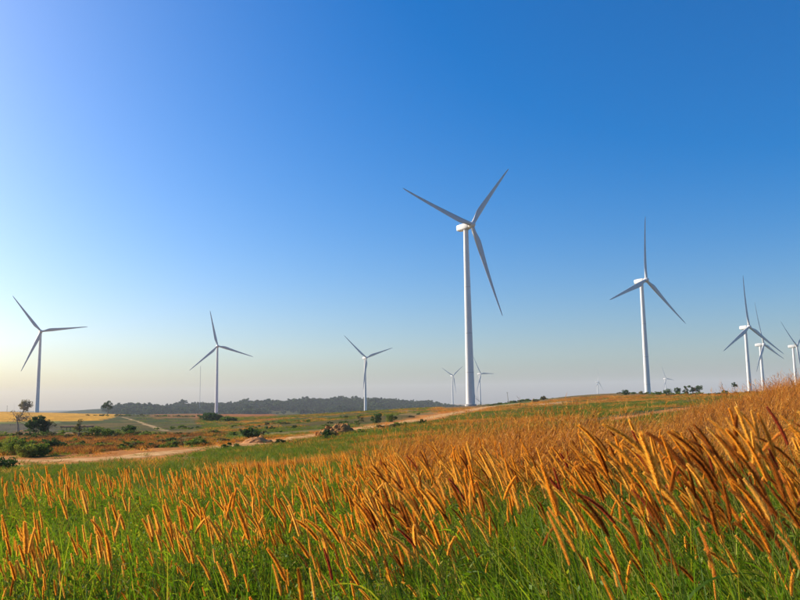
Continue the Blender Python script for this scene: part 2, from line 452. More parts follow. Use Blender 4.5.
def blade_mesh():
    st = [1.0, 2.2, 3.5, 5, 7, 9, 11, 14, 18, 23, 28, 33, 38, 42, 45.5, 48, 49.4, 50]
    ch = [2.1, 2.1, 2.15, 2.5, 3.1, 3.55, 3.6, 3.4, 3.0, 2.55, 2.15, 1.8, 1.45, 1.2, .95, .7, .42, .12]
    tk = [1.0, 1.0, .95, .72, .48, .36, .31, .27, .24, .21, .19, .18, .17, .16, .16, .16, .16, .16]
    rings = []
    nn = 20
    for s, c, t in zip(st, ch, tk):
        a = np.linspace(0, 2 * math.pi, nn, endpoint=False)
        cw = min(1, max(0, (1 - t) / .6))
        x = np.cos(a) * .5
        y = np.sin(a) * .5 * t * (1 + cw * .45 * (-x * 2)) * (1 - cw * .25 * np.maximum(0, x * 2) ** 2)
        x = x + cw * .2
        tw = R(16) * (1 - (s / 50)) ** 1.6 + R(2)
        cx, cy = x * c, y * c
        Y = cx * math.cos(tw) - cy * math.sin(tw)
        X = cx * math.sin(tw) + cy * math.cos(tw) + 1.6 * (s / 50) ** 2.2
        rings.append(np.stack([X, -Y, np.full(nn, s)], -1))
    V, F = loft(rings)
    return mesh_np('blade', V, F, [M['blade_paint']], smooth=True)

def box_mesh(name, sx, sy, sz, mat, bev=0.0, seg=3, c=(0, 0, 0)):
    bm = bmesh.new(); bmesh.ops.create_cube(bm, size=1)
    bmesh.ops.scale(bm, vec=(sx, sy, sz), verts=bm.verts)
    if bev:
        bmesh.ops.bevel(bm, geom=bm.edges[:], offset=bev, segments=seg, affect='EDGES', profile=.6)
    bmesh.ops.translate(bm, vec=c, verts=bm.verts)
    me = bpy.data.meshes.new(name); bm.to_mesh(me); bm.free(); me.materials.append(mat)
    return me

def make_nacelle():
    xs = [-5.4, -5.3, -4.9, -4, -1.5, 1.2, 2.2, 2.8]
    w_ = [1.25, 1.5, 1.65, 1.75, 1.8, 1.75, 1.5, 1.3]
    h1 = [1.2, 1.5, 1.65, 1.7, 1.7, 1.65, 1.45, 1.25]
    h0 = [-1.1, -1.4, -1.6, -1.75, -1.9, -1.85, -1.5, -1.25]
    rings = []
    for x, ww, a_, b_ in zip(xs, w_, h1, h0):
        t = np.linspace(0, 2 * math.pi, 28, endpoint=False)
        cx = np.sign(np.cos(t)) * np.abs(np.cos(t)) ** .42; sy = np.sign(np.sin(t)) * np.abs(np.sin(t)) ** .42
        rings.append(np.stack([np.full(28, x), cx * ww, np.where(sy > 0, sy * a_, -sy * b_)], -1))
    V, F = loft(rings)
    return mesh_np('nacelle', V, F, [M['white_paint']], smooth=True)

def make_spinner():
    rings = []
    for x, r in [(-1.3, 1.55), (-1.1, 1.7), (0, 1.75), (.8, 1.6), (1.5, 1.2), (1.95, .7), (2.15, .15)]:
        c = circ(r, 0, 28); rings.append(np.stack([np.full(28, x), c[:, 0], c[:, 1]], -1))
    V, F = loft(rings)
    return mesh_np('spinner', V, F, [M['white_paint']], smooth=True)

ZT = [0, 16, 36, 60, HUB - 2.0]
def tower_r(z): return 2.3 + (1.3 - 2.3) * (z / ZT[-1]) ** .9
def section_mesh(z0, z1):
    rings = [circ(tower_r(z), z) for z in np.linspace(z0, z1 - .12, 6)]
    V, F = loft(rings, cap=False)
    return mesh_np('tower_section', V, F, [M['white_paint']], smooth=True)
def ring_mesh(name, z, r, h, mat):
    V, F = loft([circ(r - .03, z), circ(r, z + .02), circ(r, z + h - .02), circ(r - .03, z + h)])
    return mesh_np(name, V, F, [mat])
BL, NA, SPN = blade_mesh(), make_nacelle(), make_spinner()
SECT = [section_mesh(a, b) for a, b in zip(ZT[:-1], ZT[1:])]
FLG = [ring_mesh('flange', z - .2, tower_r(z) + .04, .26, M['seam']) for z in ZT[1:-1]]
YAW = ring_mesh('yaw_ring', HUB - 2.15, 1.45, .35, M['seam'])
FND = mesh_np('foundation', *loft([circ(2.9, -2.2), circ(2.9, -.2), circ(2.8, -.12)]), [M['concrete']])
DOOR = box_mesh('door', .12, .9, 2.1, M['steel'], .03)
DHND = box_mesh('handle', .06, .05, .25, M['dark'], .01)
VAN = box_mesh('wind_vane_mast', .12, .12, 1.5, M['steel'], .02)
VANC = box_mesh('vane_crossarm', .08, 1.2, .08, M['steel'], .01)
HATCH = box_mesh('roof_hatch', 1.6, 1.4, .14, M['white_paint'], .04)

def make_steps():
    bm = bmesh.new()
    def bx(c, s, rot=None):
        g = bmesh.ops.create_cube(bm, size=1)['verts']
        bmesh.ops.scale(bm, vec=s, verts=g)
        if rot: bmesh.ops.rotate(bm, verts=g, cent=(0, 0, 0), matrix=rot)
        bmesh.ops.translate(bm, vec=c, verts=g)
    for k in range(9):
        bx((3.1 + k * .3, 0, 2.55 - k * .27), (.3, 1.1, .05))
    rot = Matrix.Rotation(math.atan2(.27, .3), 3, 'Y')
    for s in (-1, 1):
        bx((4.2, s * .57, 1.45), (3.6, .06, .22), rot)
        bx((4.2, s * .57, 2.5), (3.6, .06, .06), rot)
        for k in range(4):
            bx((3.1 + k * .8, s * .57, 2.0 + .5 - k * .72), (.06, .05, 1.1))
    bx((2.75, 0, 2.6), (.9, 1.3, .06))
    me = bpy.data.meshes.new('steps'); bm.to_mesh(me); bm.free(); me.materials.append(M['steel'])
    return me
STEPS = make_steps()
TILT = R(5)

def turbine(u, v, D, th, ph, label, near):
    H = ray(u, v) * D
    lo = np.array([H[0], H[1], 0]); lo /= np.linalg.norm(lo)
    rt = np.array([lo[1], -lo[0], 0])
    nrm = math.cos(th) * -lo + math.sin(th) * rt
    yaw = math.atan2(nrm[1], nrm[0])
    OH = 4.3
    base = H - nrm * OH - np.array([0, 0, HUB])
    e = empty('wind_turbine', base, yaw)
    tag(e, label, 'wind turbine', 'white wind turbines of the wind farm')
    for s in SECT: obj('tower_section', s, e)
    for s in FLG: obj('flange', s, e)
    obj('yaw_ring', YAW, e)
    obj('foundation', FND, e)
    nc = obj('nacelle', NA, e, (0, 0, HUB - .15))
    nc.rotation_euler = (0, -TILT * .6, 0)
    obj('roof_hatch', HATCH, nc, (-2.2, 0, 1.74))
    vm = obj('wind_vane_mast', VAN, nc, (-4.4, 0, 2.3))
    hubm = Matrix.Translation((OH, 0, HUB)) @ Matrix.Rotation(-TILT, 4, 'Y')
    sp = obj('spinner', SPN, e); sp.matrix_local = hubm
    for k in range(3):
        b = obj('blade', BL, e)
        b.matrix_local = hubm @ Matrix.Rotation(-(ph + k * 2 * math.pi / 3), 4, 'X')
    if near:
        # door and steps on the side turned to the access road (image right)
        a = math.atan2(rt[1], rt[0]) - yaw
        q = empty_rot = Matrix.Rotation(a, 4, 'Z')
        d = obj('door', DOOR, e); d.matrix_local = q @ Matrix.Translation((2.31, 0, 3.7))
        obj('handle', DHND, d, (.09, -.3, 0))
        st = obj('entrance_steps', STEPS, e); st.matrix_local = q
    return e, base

TB = [
    (471.8, 224.8, 394, 47.9, 42.2, 'tallest white wind turbine, its tower rising where the pale dirt road ends', 1),
    (646.2, 279.9, 557, 54.1, 8.5, 'tall white wind turbine alone on the brown crest, one blade almost straight up', 1),
    (749.1, 326.7, 720, 53.7, 0.8, 'white wind turbine behind the dry grass mound, overlapping a smaller turbine, one blade straight up', 0),
    (763.9, 344.3, 879, 68.2, 108.7, 'white wind turbine with sunlit lower blade, overlapped by blade of larger neighbour', 0),
    (796.8, 345.9, 919, 70.7, 63.4, 'white wind turbine cut off by the picture edge above the dry grass mound', 0),
    (41.0, 331.3, 866, 4.7, 82.3, 'shaded wind turbine on the golden field hill beside a small round tree', 0),
    (217.7, 345.9, 1036, 4.8, 107.6, 'shaded wind turbine on orange earth strip in front of the wooded hill', 0),
    (366.4, 357.7, 1154, 30.4, 71.2, 'wind turbine standing alone before the wooded ridge, two blades spread like a V', 0),
    (453.3, 375.7, 2174, 45.6, 55.5, 'small hazy wind turbine beside the tallest tower, two blades raised like a Y', 0),
    (480.9, 373.7, 1819, 51.6, 89.3, 'small hazy wind turbine beside the tallest tower, one blade level and one raised', 0),
    (598.6, 381.8, 2647, 73.7, 7.3, 'tiny hazy wind turbine far behind the brown crest, seen almost edge on', 0),
    (666.1, 378.6, 2640, 59.0, 96.4, 'tiny hazy wind turbine behind the row of dark shrubs on the crest', 0),
]
for (a, b, D, th, ph, lab, near) in TB:
    turbine(a, b, D, R(th), R(ph), lab, near)

# ------------------------------------------------------------------ trees and shrubs
def tube(pts, rads, nn=6):
    pts = np.asarray(pts, float); k = len(pts)
    rings = []
    for i in range(k):
        t = pts[min(i + 1, k - 1)] - pts[max(i - 1, 0)]; t /= np.linalg.norm(t) + 1e-9
        a = np.cross(t, [0.3, 0.9, 0.1]); a /= np.linalg.norm(a) + 1e-9; b = np.cross(t, a)
        th = np.linspace(0, 2 * math.pi, nn, endpoint=False)
        rings.append(pts[i] + rads[i] * (np.cos(th)[:, None] * a + np.sin(th)[:, None] * b))
    return loft(rings, cap=False)
def merge(parts):
    Vs, Fs, o = [], {3: [], 4: []}, 0
    for V, F in parts:
        for f in (F if isinstance(F, list) else [F]):
            f = np.asarray(f)
            if len(f): Fs[f.shape[1]].append(f + o)
        Vs.append(V); o += len(V)
    return np.concatenate(Vs), [np.concatenate(x) for x in Fs.values() if x]

def leaves(centres, size, g, elong=1.7):
    """one bent leaf (two triangles) at each centre"""
    n_ = len(centres)
    d = g.normal(size=(n_, 3)); d /= np.linalg.norm(d, axis=1)[:, None]
    e = g.normal(size=(n_, 3)); e -= (e * d).sum(1)[:, None] * d; e /= np.linalg.norm(e, axis=1)[:, None]
    s = size * g.uniform(.6, 1.3, n_)[:, None]
    p0 = centres - d * s * elong * .5; p1 = centres + d * s * elong * .5
    V = np.stack([p0, centres + e * s * .5, p1, centres - e * s * .5], 1).reshape(-1, 3)
    F = np.arange(n_ * 4).reshape(-1, 4)
    return V, F

def crown_points(h, wd, base, n_clump, n_leaf, g, flat=1.0, shape='round'):
    pts = []
    cl = []
    for _ in range(n_clump):
        while True:
            q = g.uniform(-1, 1, 3)
            if np.linalg.norm(q) < 1: break
        if shape == 'flat': q[2] = abs(q[2]) * .6 + .1
        cl.append(np.array([q[0] * wd / 2, q[1] * wd / 2, base + (h - base) * (.5 + .5 * q[2])]))
    for c in cl:
        rad = wd * g.uniform(.10, .24)
        k = max(4, int(n_leaf / n_clump * g.uniform(.5, 1.5)))
        q = g.normal(size=(k, 3)); q /= np.linalg.norm(q, axis=1)[:, None]
        pts.append(c + q * (rad * g.uniform(.3, 1, k) ** .5)[:, None] * np.array([1, 1, .75]))
    return cl, np.concatenate(pts)

def tree(name, label, cat, u, v, h, wd, leaf='leaf_dark', base=.35, nclump=26, nleaf=1500, lsize=None, seed=1, group=None, rmin=20, bark='bark', r=None, stems=1, sparse=False):
    g = np.random.default_rng(seed)
    p = at_range(u, r) if r else on_ground(u, v, rmin)
    e = empty(name, p)
    tag(e, label, cat, group)
    cl, pts = crown_points(h, wd, h * base, nclump, nleaf, g)
    lsize = lsize or wd * .05
    parts = []
    for s in range(stems):
        top = np.array([g.normal() * wd * .08, g.normal() * wd * .08, h * .75])
        b0 = np.array([g.normal() * .1 * (stems > 1) * wd, g.normal() * .1 * (stems > 1) * wd, -.25])
        mid = b0 * .5 + top * .5 + np.array([g.normal(), g.normal(), 0]) * wd * .04
        parts.append(tube([b0, b0 * .7 + mid * .3, mid, top], np.array([.05, .038, .028, .008]) * h ** .8, 7))
        for c in cl[s::stems][:14 if sparse else 9]:
            t = g.uniform(.35, .85)
            q = mid * (1 - t) + top * t if c[2] > mid[2] else b0 * .4 + mid * .6
            parts.append(tube([q, q * .4 + c * .6 + g.normal(size=3) * wd * .03, c], np.array([.016, .011, .004]) * h ** .8, 5))
            if sparse:
                for _ in range(5):
                    c2 = c + g.normal(size=3) * wd * .12 + np.array([0, 0, wd * .06])
                    parts.append(tube([c * .6 + q * .4, c2], np.array([.006, .002]) * h ** .8, 4))
    V, F = merge(parts)
    obj('trunk' if stems == 1 else 'stems', mesh_np('trunk', V, F, [M[bark]], smooth=True), e)
    V, F = leaves(pts, lsize, g)
    obj('crown', mesh_np('crown', V, F, [M[leaf]]), e)
    return e

TREES = [
    ('small_tree', 'small round grey green tree beside the turbine on the golden hill', 'tree', 27, 409.6, 10, 10, 'leaf_olive', .12, 40, 2200, .5, 3, None, 400, 'bark', 700, 2),
    ('small_tree', 'slim tree with rounded top standing alone at the end of the golden field', 'tree', 109, 414.5, 9, 7, 'leaf_dark', .45, 18, 900, .45, 4, None, 250, 'bark', 560, 1),
    ('bare_tree', 'nearly leafless grey tree beside the dense dark green tree', 'tree', 20, 433, 5.2, 5.5, 'leaf_olive', .35, 22, 260, .16, 5, None, 100, 'pale_bark', 195, 2),
    ('leafy_tree', 'dense dark green round tree below the golden field', 'tree', 38, 434, 3.9, 4.2, 'leaf_dark', .08, 40, 3800, .2, 6, None, 100, 'bark', 190, 2),
    ('shrub', 'brownish twiggy shrub leaning on the dense dark green tree', 'shrub', 48.5, 434, 3.2, 2.6, 'leaf_olive', .12, 18, 600, .14, 7, None, 100, 'bark', 188, 3),
    ('small_tree', 'thin straggly tree beside the low rusty shed', 'tree', 79, 438, 4.0, 2.4, 'leaf_olive', .35, 14, 500, .16, 8, None, 100, 'bark', 185, 2),
    ('shrub', 'dark green rounded shrub standing alone in the grey field', 'shrub', 128.5, 436, 2.6, 3.6, 'leaf_dark', .05, 26, 2200, .17, 9, None, 100, 'bark', 190, 2),
    ('shrub', 'small dark shrub below the low rusty shed', 'shrub', 61.5, 435.5, 1.2, 1.4, 'leaf_mid', .05, 12, 500, .12, 10, None, 100, 'bark', 180, 2),
]
for t in TREES:
    t = list(t)
    if t[16] < 250:
        q_ = on_ground(t[3], t[4], 60); f_ = math.hypot(q_[0], q_[1]) / t[16]
        t[16] = None; t[5] *= f_; t[6] *= f_; t[11] *= f_; t[14] = 60
    tree(*t[:7], leaf=t[7], base=t[8], nclump=t[9], nleaf=t[10], lsize=t[11], seed=t[12], group=t[13], rmin=t[14], bark=t[15], r=t[16], stems=t[17], sparse=t[0] == 'bare_tree')
HEDGE = [(90, 438, 1.6, 2.6), (97, 438, 1.8, 2.4), (106, 437.5, 1.3, 2.6), (115, 437, 1.2, 2.2)]
for k, (a, b, h, wd) in enumerate(HEDGE):
    tree('shrub', 'low green shrub in the row along the foot of the grey field', 'shrub', a, b, h, wd, 'leaf_mid', .05, 16, 900, .13, 20 + k, 'row of shrubs below the grey field', 60, stems=2)
BANK = [(3, 452, 1.4, 2.2), (9, 455, 1.9, 2.4), (17, 455, 1.5, 2.2), (26, 457, 1.2, 2.0), (34, 456, 1.0, 2.0), (42, 456, 1.1, 1.6), (52, 450, 1.3, 1.8)]
for k, (a, b, h, wd) in enumerate(BANK):
    tree('shrub', 'loose yellow green shrub on the bank above the orange roadside' if k != 6 else 'darker green shrub on the red bank beside the pale footpath', 'shrub', a, b, h, wd, 'leaf_mid' if k != 6 else 'leaf_dark', .03, 22, 1500, .1, 40 + k, 'shrubs on the bank above the road' if k != 6 else None, 50, stems=3)
MIDS = [
    ('leafy dark weed clump at the near edge of the orange road', 4, 470, .75, 1.5, 'leaf_dark', 30),
    ('dark shrub at the roadside beside the orange earth mound', 251, 439, 1.3, 2.6, 'leaf_dark', 60),
    ('upright dark shrub on the green slope above the pale road', 377, 423, 1.8, 2.4, 'leaf_dark', 100),
    ('rounded green shrub beside the upright one above the pale road', 391, 422, 1.5, 2.2, 'leaf_mid', 100),
    ('low dark thicket left of the turbine base on orange earth', 212, 421, 2.5, 9, 'leaf_dark', 150),
    ('low olive thicket just behind the dark thicket on orange earth', 228, 421.5, 1.5, 6, 'leaf_mid', 150),
]
for k, (lab, a, b, h, wd, lf, rm) in enumerate(MIDS):
    tree('shrub', lab, 'shrub', a, b, h, wd, lf, .05, 24, 1500, wd * .055, 60 + k, None, rm, stems=3)
CREST = [
    (622.5, 300, 2.4, 3.0, 'leaf_dark', 'dark shrub on the brown crest before the tall lone turbine'),
    (664, 330, 2.0, 4.2, 'leaf_dark', 'broad low dark shrub beginning the row on the right crest'),
    (674, 330, 2.7, 2.6, 'leaf_dark', 'upright dark shrub in the row on the right crest'),
    (682, 330, 3.2, 2.4, 'leaf_dark', 'upright dark shrub in the row on the right crest'),
    (688, 330, 3.6, 3.0, 'leaf_dark', 'tallest dark shrub in the row on the right crest'),
    (696, 330, 3.3, 3.2, 'leaf_dark', 'dark shrub ending the row beside the orange earth strip'),
    (720.5, 320, 1.4, 2.2, 'leaf_dark', 'small dark shrub behind the orange earth strip'),
    (541, 330, 1.7, 2.6, 'leaf_olive', 'small olive shrub where the brown crest begins'),
    (533, 300, 1.1, 2.6, 'leaf_olive', 'low olive tuft beside the small olive shrub on the crest'),
]
for k, (a, r_, h, wd, lf, lab) in enumerate(CREST):
    tree('shrub', lab, 'shrub', a, 395, h, wd, lf, .1, 18, 900, .2, 80 + k, 'row of dark shrubs on the right crest' if k in (2, 3) else None, r=r_, stems=2)
tree('small_tree', 'tiny round green treelet on a thin stem above the orange earth strip', 'tree', 731, 392, 4.4, 2.6, 'leaf_dark', .55, 14, 900, .17, 95, None, r=330)

# ------------------------------------------------------------------ masts and poles
def lattice_mast():
    h = 88
    p = at_range(200, 1500)
    top = ray(201.8, 366); top = top / math.hypot(top[0], top[1]) * 1500
    e = empty('lattice_mast', p)
    tag(e, 'thin grey lattice measuring mast beside the turbine before the wooded hill', 'mast')
    h = top[2] - p[2]
    legs = [np.array([math.cos(a), math.sin(a), 0]) * .5 for a in (0, 2.09, 4.19)]
    for q in legs:
        V, F = tube([q, q + np.array([0, 0, h])], [.09, .09], 5)
        obj('leg', mesh_np('leg', V, F, [M['steel']]), e)
    parts = []
    nz_ = 40
    for k in range(nz_):
        z0, z1 = h * k / nz_, h * (k + 1) / nz_
        for i in range(3):
            parts.append(tube([legs[i] + [0, 0, z0], legs[(i + 1) % 3] + [0, 0, z1]], [.04, .04], 4))
    V, F = merge(parts)
    obj('bracing', mesh_np('bracing', V, F, [M['steel']]), e)
lattice_mast()
def pole(u, r_, top_v, lab, lean=0.0):
    p = at_range(u, r_)
    t = ray(u, top_v); t = t / math.hypot(t[0], t[1]) * r_
    h = t[2] - p[2]
    e = empty('pole', p); tag(e, lab, 'pole')
    V, F = tube([(0, 0, -.5), (-lean * .5, 0, h * .5), (-lean, 0, h)], [.16, .13, .1], 8)
    obj('shaft', mesh_np('shaft', V, F, [M['pale_bark']], smooth=True), e)
    c = obj('crossarm', box_mesh('crossarm', 1.2, .1, .12, M['bark'], .02), e, (-lean, 0, h - .5))
pole(505.8, 430, 392, 'leaning weathered pole on the skyline right of the tallest turbine', .5)
pole(9, 720, 405.5, 'short thin pole on the golden hill skyline near the round tree')

# low rusty shed
p = on_ground(77, 431, 100)
sh = empty('field_shed', p, R(-8)); tag(sh, 'long low open shed with rusty sheet roof in the grey field', 'shed')
Ls = 7.0
obj('roof', box_mesh('roof', Ls, 2.4, .28, M['rust'], .03, c=(0, 0, 1.0)), sh)
for k in range(4):
    for s in (-1, 1):
        obj('post', box_mesh('post', .1, .1, 1.3, M['pale_bark'], .01, c=(-Ls / 2 + .3 + k * (Ls - .6) / 3, s * 1.0, .2)), sh)

# ------------------------------------------------------------------ earth heaps and stones by the road
def lump(name, sx, sy, sz, mat, seed, rough=.3, nseg=(40, 16)):
    g = np.random.default_rng(seed); o = g.uniform(0, 50, 2)
    na_, nb_ = nseg
    rings = []
    for k in range(nb_):
        t = k / (nb_ - 1)
        a = np.linspace(0, 2 * math.pi, na_, endpoint=False)
        rr_ = (1 - t) ** .7
        x = np.cos(a) * rr_; y = np.sin(a) * rr_
        nz_ = fbm(x * 3.2 + o[0], y * 3.2 + o[1], 4) - .5
        hgt = (1 - (1 - t) ** 1.8) * (1 + rough * 2 * nz_) + rough * nz_ * .9 * min(1, t * 5)
        rings.append(np.stack([x * sx * (1 + rough * nz_), y * sy * (1 + rough * nz_), hgt * sz - .3 * (k == 0)], -1))
    V, F = loft(rings[:-1])
    return mesh_np(name, V, F, [M[mat]], smooth=False)
def stone_mesh(seed):
    g = np.random.default_rng(seed)
    bm = bmesh.new(); bmesh.ops.create_icosphere(bm, subdivisions=1, radius=.5)
    for vv in bm.verts: vv.co *= g.uniform(.65, 1.25)
    bmesh.ops.scale(bm, vec=(1, g.uniform(.7, 1), g.uniform(.5, .8)), verts=bm.verts)
    me = bpy.data.meshes.new('boulder'); bm.to_mesh(me); bm.free(); return me
STN = []
for k in range(6):
    for mname in ('stone', 'earth'):
        s = stone_mesh(100 + k); s.materials.append(M[mname]); STN.append((mname, s))
def heap(u, v, sx, sy, sz, mat, lab, seed, rmin=40, nstones=0, smat='earth', ss=(.3, .8)):
    p = on_ground(u, v, rmin)
    e = empty('earth_heap', p); tag(e, lab, 'heap')
    obj('mound', lump('mound', sx, sy, sz, mat, seed), e)
    g = np.random.default_rng(seed + 5)
    for k in range(nstones):
        a = g.uniform(0, 6.28); q = g.uniform(0, 1.02) ** .6
        x, y = math.cos(a) * q * sx, math.sin(a) * q * sy
        o = obj('clod', [m_ for nm, m_ in STN if nm == smat][k % 6], e, (x, y, sz * max(0, (1 - q ** 1.8)) + .02))
        o.scale = [g.uniform(*ss)] * 3; o.rotation_euler = g.uniform(0, 6.28, 3)
heap(342, 433.5, 1.6, 1.8, 1.15, 'earth', 'taller brown clod covered earth heap beside the pale road', 1, nstones=26)
heap(329, 435, 1.6, 1.6, .8, 'earth', 'lower brown clod covered earth heap joined to the taller one', 2, nstones=20)
heap(258, 443, 1.7, 1.3, .6, 'orange_earth', 'smooth orange earth mound at the edge of the pale road', 3, nstones=3)
g = np.random.default_rng(77)
for k in range(26):
    u_ = g.uniform(196, 246); v_ = 446 - (u_ - 196) * .09 + g.normal() * 1.0 - 1.5
    p = on_ground(u_, v_, 40)
    o = obj('rubble_stone', [m_ for nm, m_ in STN if nm == ('stone' if k % 3 else 'earth')][k % 6], None, p)
    s = g.uniform(.16, .5); o.scale = (s * 1.3, s, s * .9); o.rotation_euler = g.uniform(0, 6.28, 3)
    o.location.z += s * .15
    tag(o, 'loose grey brown stone in the rubble line along the far road edge', 'stone', 'rubble line along the road')

# ------------------------------------------------------------------ scattering
protos = bpy.data.collections.new('plant_sources')       # not linked to the scene: only read by the node groups
def proto(name, me):
    o = bpy.data.objects.new(name, me); return o
def scatter(name, label, cat, meshes, P, rot, scl, idx):
    """one object of kind stuff: copies of the meshes at points P"""
    c = bpy.data.collections.new(name + '_sources')
    for k, me_ in enumerate(meshes):
        c.objects.link(bpy.data.objects.new('%s_source_%02d' % (name, k), me_))
    me_ = bpy.data.meshes.new(name)
    nP = len(P)
    me_.vertices.add(nP); me_.vertices.foreach_set('co', np.asarray(P, np.float32).ravel())
    a = me_.attributes.new('rot', 'FLOAT_VECTOR', 'POINT'); a.data.foreach_set('vector', np.asarray(rot, np.float32).ravel())
    a = me_.attributes.new('scl', 'FLOAT_VECTOR', 'POINT'); a.data.foreach_set('vector', np.asarray(scl, np.float32).ravel())
    a = me_.attributes.new('idx', 'INT', 'POINT'); a.data.foreach_set('value', np.asarray(idx, np.int32))
    o = obj(name, me_)
    ng = bpy.data.node_groups.new(name + '_nodes', 'GeometryNodeTree')
    ng.interface.new_socket('Geometry', in_out='INPUT', socket_type='NodeSocketGeometry')
    ng.interface.new_socket('Geometry', in_out='OUTPUT', socket_type='NodeSocketGeometry')
    N, L = ng.nodes, ng.links
    gi, go = N.new('NodeGroupInput'), N.new('NodeGroupOutput')
    ci = N.new('GeometryNodeCollectionInfo'); ci.inputs['Collection'].default_value = c
    ci.inputs['Separate Children'].default_value = True; ci.inputs['Reset Children'].default_value = True
    ip = N.new('GeometryNodeInstanceOnPoints'); ip.inputs['Pick Instance'].default_value = True
    def at_(nm, ty):
        q = N.new('GeometryNodeInputNamedAttribute'); q.data_type = ty; q.inputs['Name'].default_value = nm
        return q.outputs['Attribute']
    L.new(gi.outputs[0], ip.inputs['Points']); L.new(ci.outputs[0], ip.inputs['Instance'])
    L.new(at_('idx', 'INT'), ip.inputs['Instance Index'])
    e2r = N.new('FunctionNodeEulerToRotation')
    L.new(at_('rot', 'FLOAT_VECTOR'), e2r.inputs[0]); L.new(e2r.outputs[0], ip.inputs['Rotation'])
    L.new(at_('scl', 'FLOAT_VECTOR'), ip.inputs['Scale'])
    L.new(ip.outputs[0], go.inputs[0])
    md = o.modifiers.new('scatter', 'NODES'); md.node_group = ng
    tag(o, label, cat, kind='stuff')
    return o

# ---- wooded hill
g = np.random.default_rng(3)
WD = []
for k in range(7):
    cl, pts = crown_points(8, 7 + k % 3, 1.5, 9, 110, g)
    V, F = leaves(pts, 1.5, g, 1.4)
    V2, F2 = tube([(0, 0, -1), (0, 0, 5)], [.25, .1], 5)
    nV, nF = merge([(V, F), (V2, F2)])
    mi = np.concatenate([np.zeros(len(F)), np.ones(len(F2[0]))])
    WD.append(mesh_np('wood_tree', nV, nF, [M['wood_leaf'], M['bark']], mi))
P = []
while len(P) < 7000:
    a = g.uniform(math.atan(-297 / FPX), math.atan(75 / FPX)); r_ = g.uniform(1180, 1960)
    uu = 400 + math.tan(a) * FPX
    x, y = math.sin(a) * r_, math.cos(a) * r_
    top = np.interp(uu, [95, 130, 190, 215, 250, 440, 475], [.25, 1, .7, .75, 1, 1, .2])
    if r_ < 1700 - 480 * top + 120 * vnoise(x / 60, y / 60): continue
    if 268 < uu < 325 and r_ < 1480 and vnoise(x / 40, y / 40) < .8: continue
    if g.random() > top * .6 + .4: continue
    P.append((x, y))
P = np.array(P); z = hz(P[:, 0], P[:, 1])
s = g.uniform(.5, 1.25, len(P)) * (1 + .6 * (g.random(len(P)) > .95)) * .88 * (.6 + .9 * vnoise(np.arctan2(P[:, 0], P[:, 1]) * 60, P[:, 1] / 300))
scatter('far_wood', 'hazy blue green wood covering the low ridge behind the fields', 'wood', WD, np.c_[P, z],
        np.c_[np.zeros((len(P), 2)), g.uniform(0, 6.28, len(P))], np.c_[s * 1.05, s * 1.05, s], g.integers(0, 7, len(P)))

# ---- grass meshes
M['grass'] = leaf_mat('green_grass', [(0.04, 0.09, 0.004), (0.09, 0.17, 0.008), (0.22, 0.29, 0.018), (0.52, 0.35, 0.06)], .5, (1.1, 1.15, .5))
M['grass_mid'] = leaf_mat('meadow_grass', [(0.05, 0.11, 0.008), (0.1, 0.17, 0.012), (0.17, 0.19, 0.02), (0.32, 0.19, 0.04)], .4, (1.1, 1.1, .6))
M['straw'] = leaf_mat('dry_straw', [(0.2, 0.06, 0.01), (0.46, 0.165, 0.02), (0.66, 0.27, 0.03), (0.82, 0.5, 0.12)], .4, (1.1, 1.0, .7))
M['rust_straw'] = leaf_mat('rusty_straw', [(0.13, 0.045, 0.012), (0.2, 0.08, 0.02), (0.3, 0.14, 0.035)], .3, (1.1, 1.0, .7))
M['stem'] = leaf_mat('green_stem', [(0.1, 0.17, 0.02), (0.2, 0.24, 0.04), (0.34, 0.26, 0.06)], .2, (1.1, 1.1, .6))
M['plume_gold'] = leaf_mat('plume_golden', [(0.74, 0.27, 0.035), (0.88, 0.44, 0.06), (0.95, 0.6, 0.13), (0.96, 0.74, 0.32)], .66, (1.1, .95, .5), gloss=.02)
M['plume_brown'] = leaf_mat('plume_brown', [(0.34, 0.1, 0.02), (0.5, 0.18, 0.03), (0.62, 0.27, 0.045)], .5, (1.1, .9, .5), gloss=.02)  # part own brown, part shaded side of the plumes put into the colour
M['plume_red'] = leaf_mat('plume_red', [(0.4, 0.06, 0.035), (0.5, 0.1, 0.045), (0.55, 0.16, 0.06)], .5, (1.1, .85, .7), gloss=.02)
M['plume_core'] = leaf_mat('plume_core', [(0.14, 0.05, 0.015), (0.24, 0.1, 0.025)], .1, gloss=.02)  # core colour darkened to paint the shadowed side of the plume

def strip(p0, d0, length, width, bend, g, nseg=5, sag=None):
    """one tapered grass blade: starts at p0 along d0, bends towards 'bend'"""
    pts = [np.array(p0, float)]; d = np.array(d0, float); d /= np.linalg.norm(d)
    for k in range(nseg):
        pts.append(pts[-1] + d * length / nseg)
        d = d + np.asarray(bend) / nseg; d /= np.linalg.norm(d)
    pts = np.array(pts)
    side = np.cross(pts[-1] - pts[0], g.normal(size=3)); side /= np.linalg.norm(side) + 1e-9
    wv = width * np.array([(1 - (k / nseg) ** 1.6) * .5 + .02 for k in range(nseg + 1)])
    V = np.stack([pts - side * wv[:, None], pts + side * wv[:, None]], 1).reshape(-1, 3)
    i = np.arange(nseg)
    F = np.stack([2 * i, 2 * i + 1, 2 * i + 3, 2 * i + 2], -1)
    return V, F

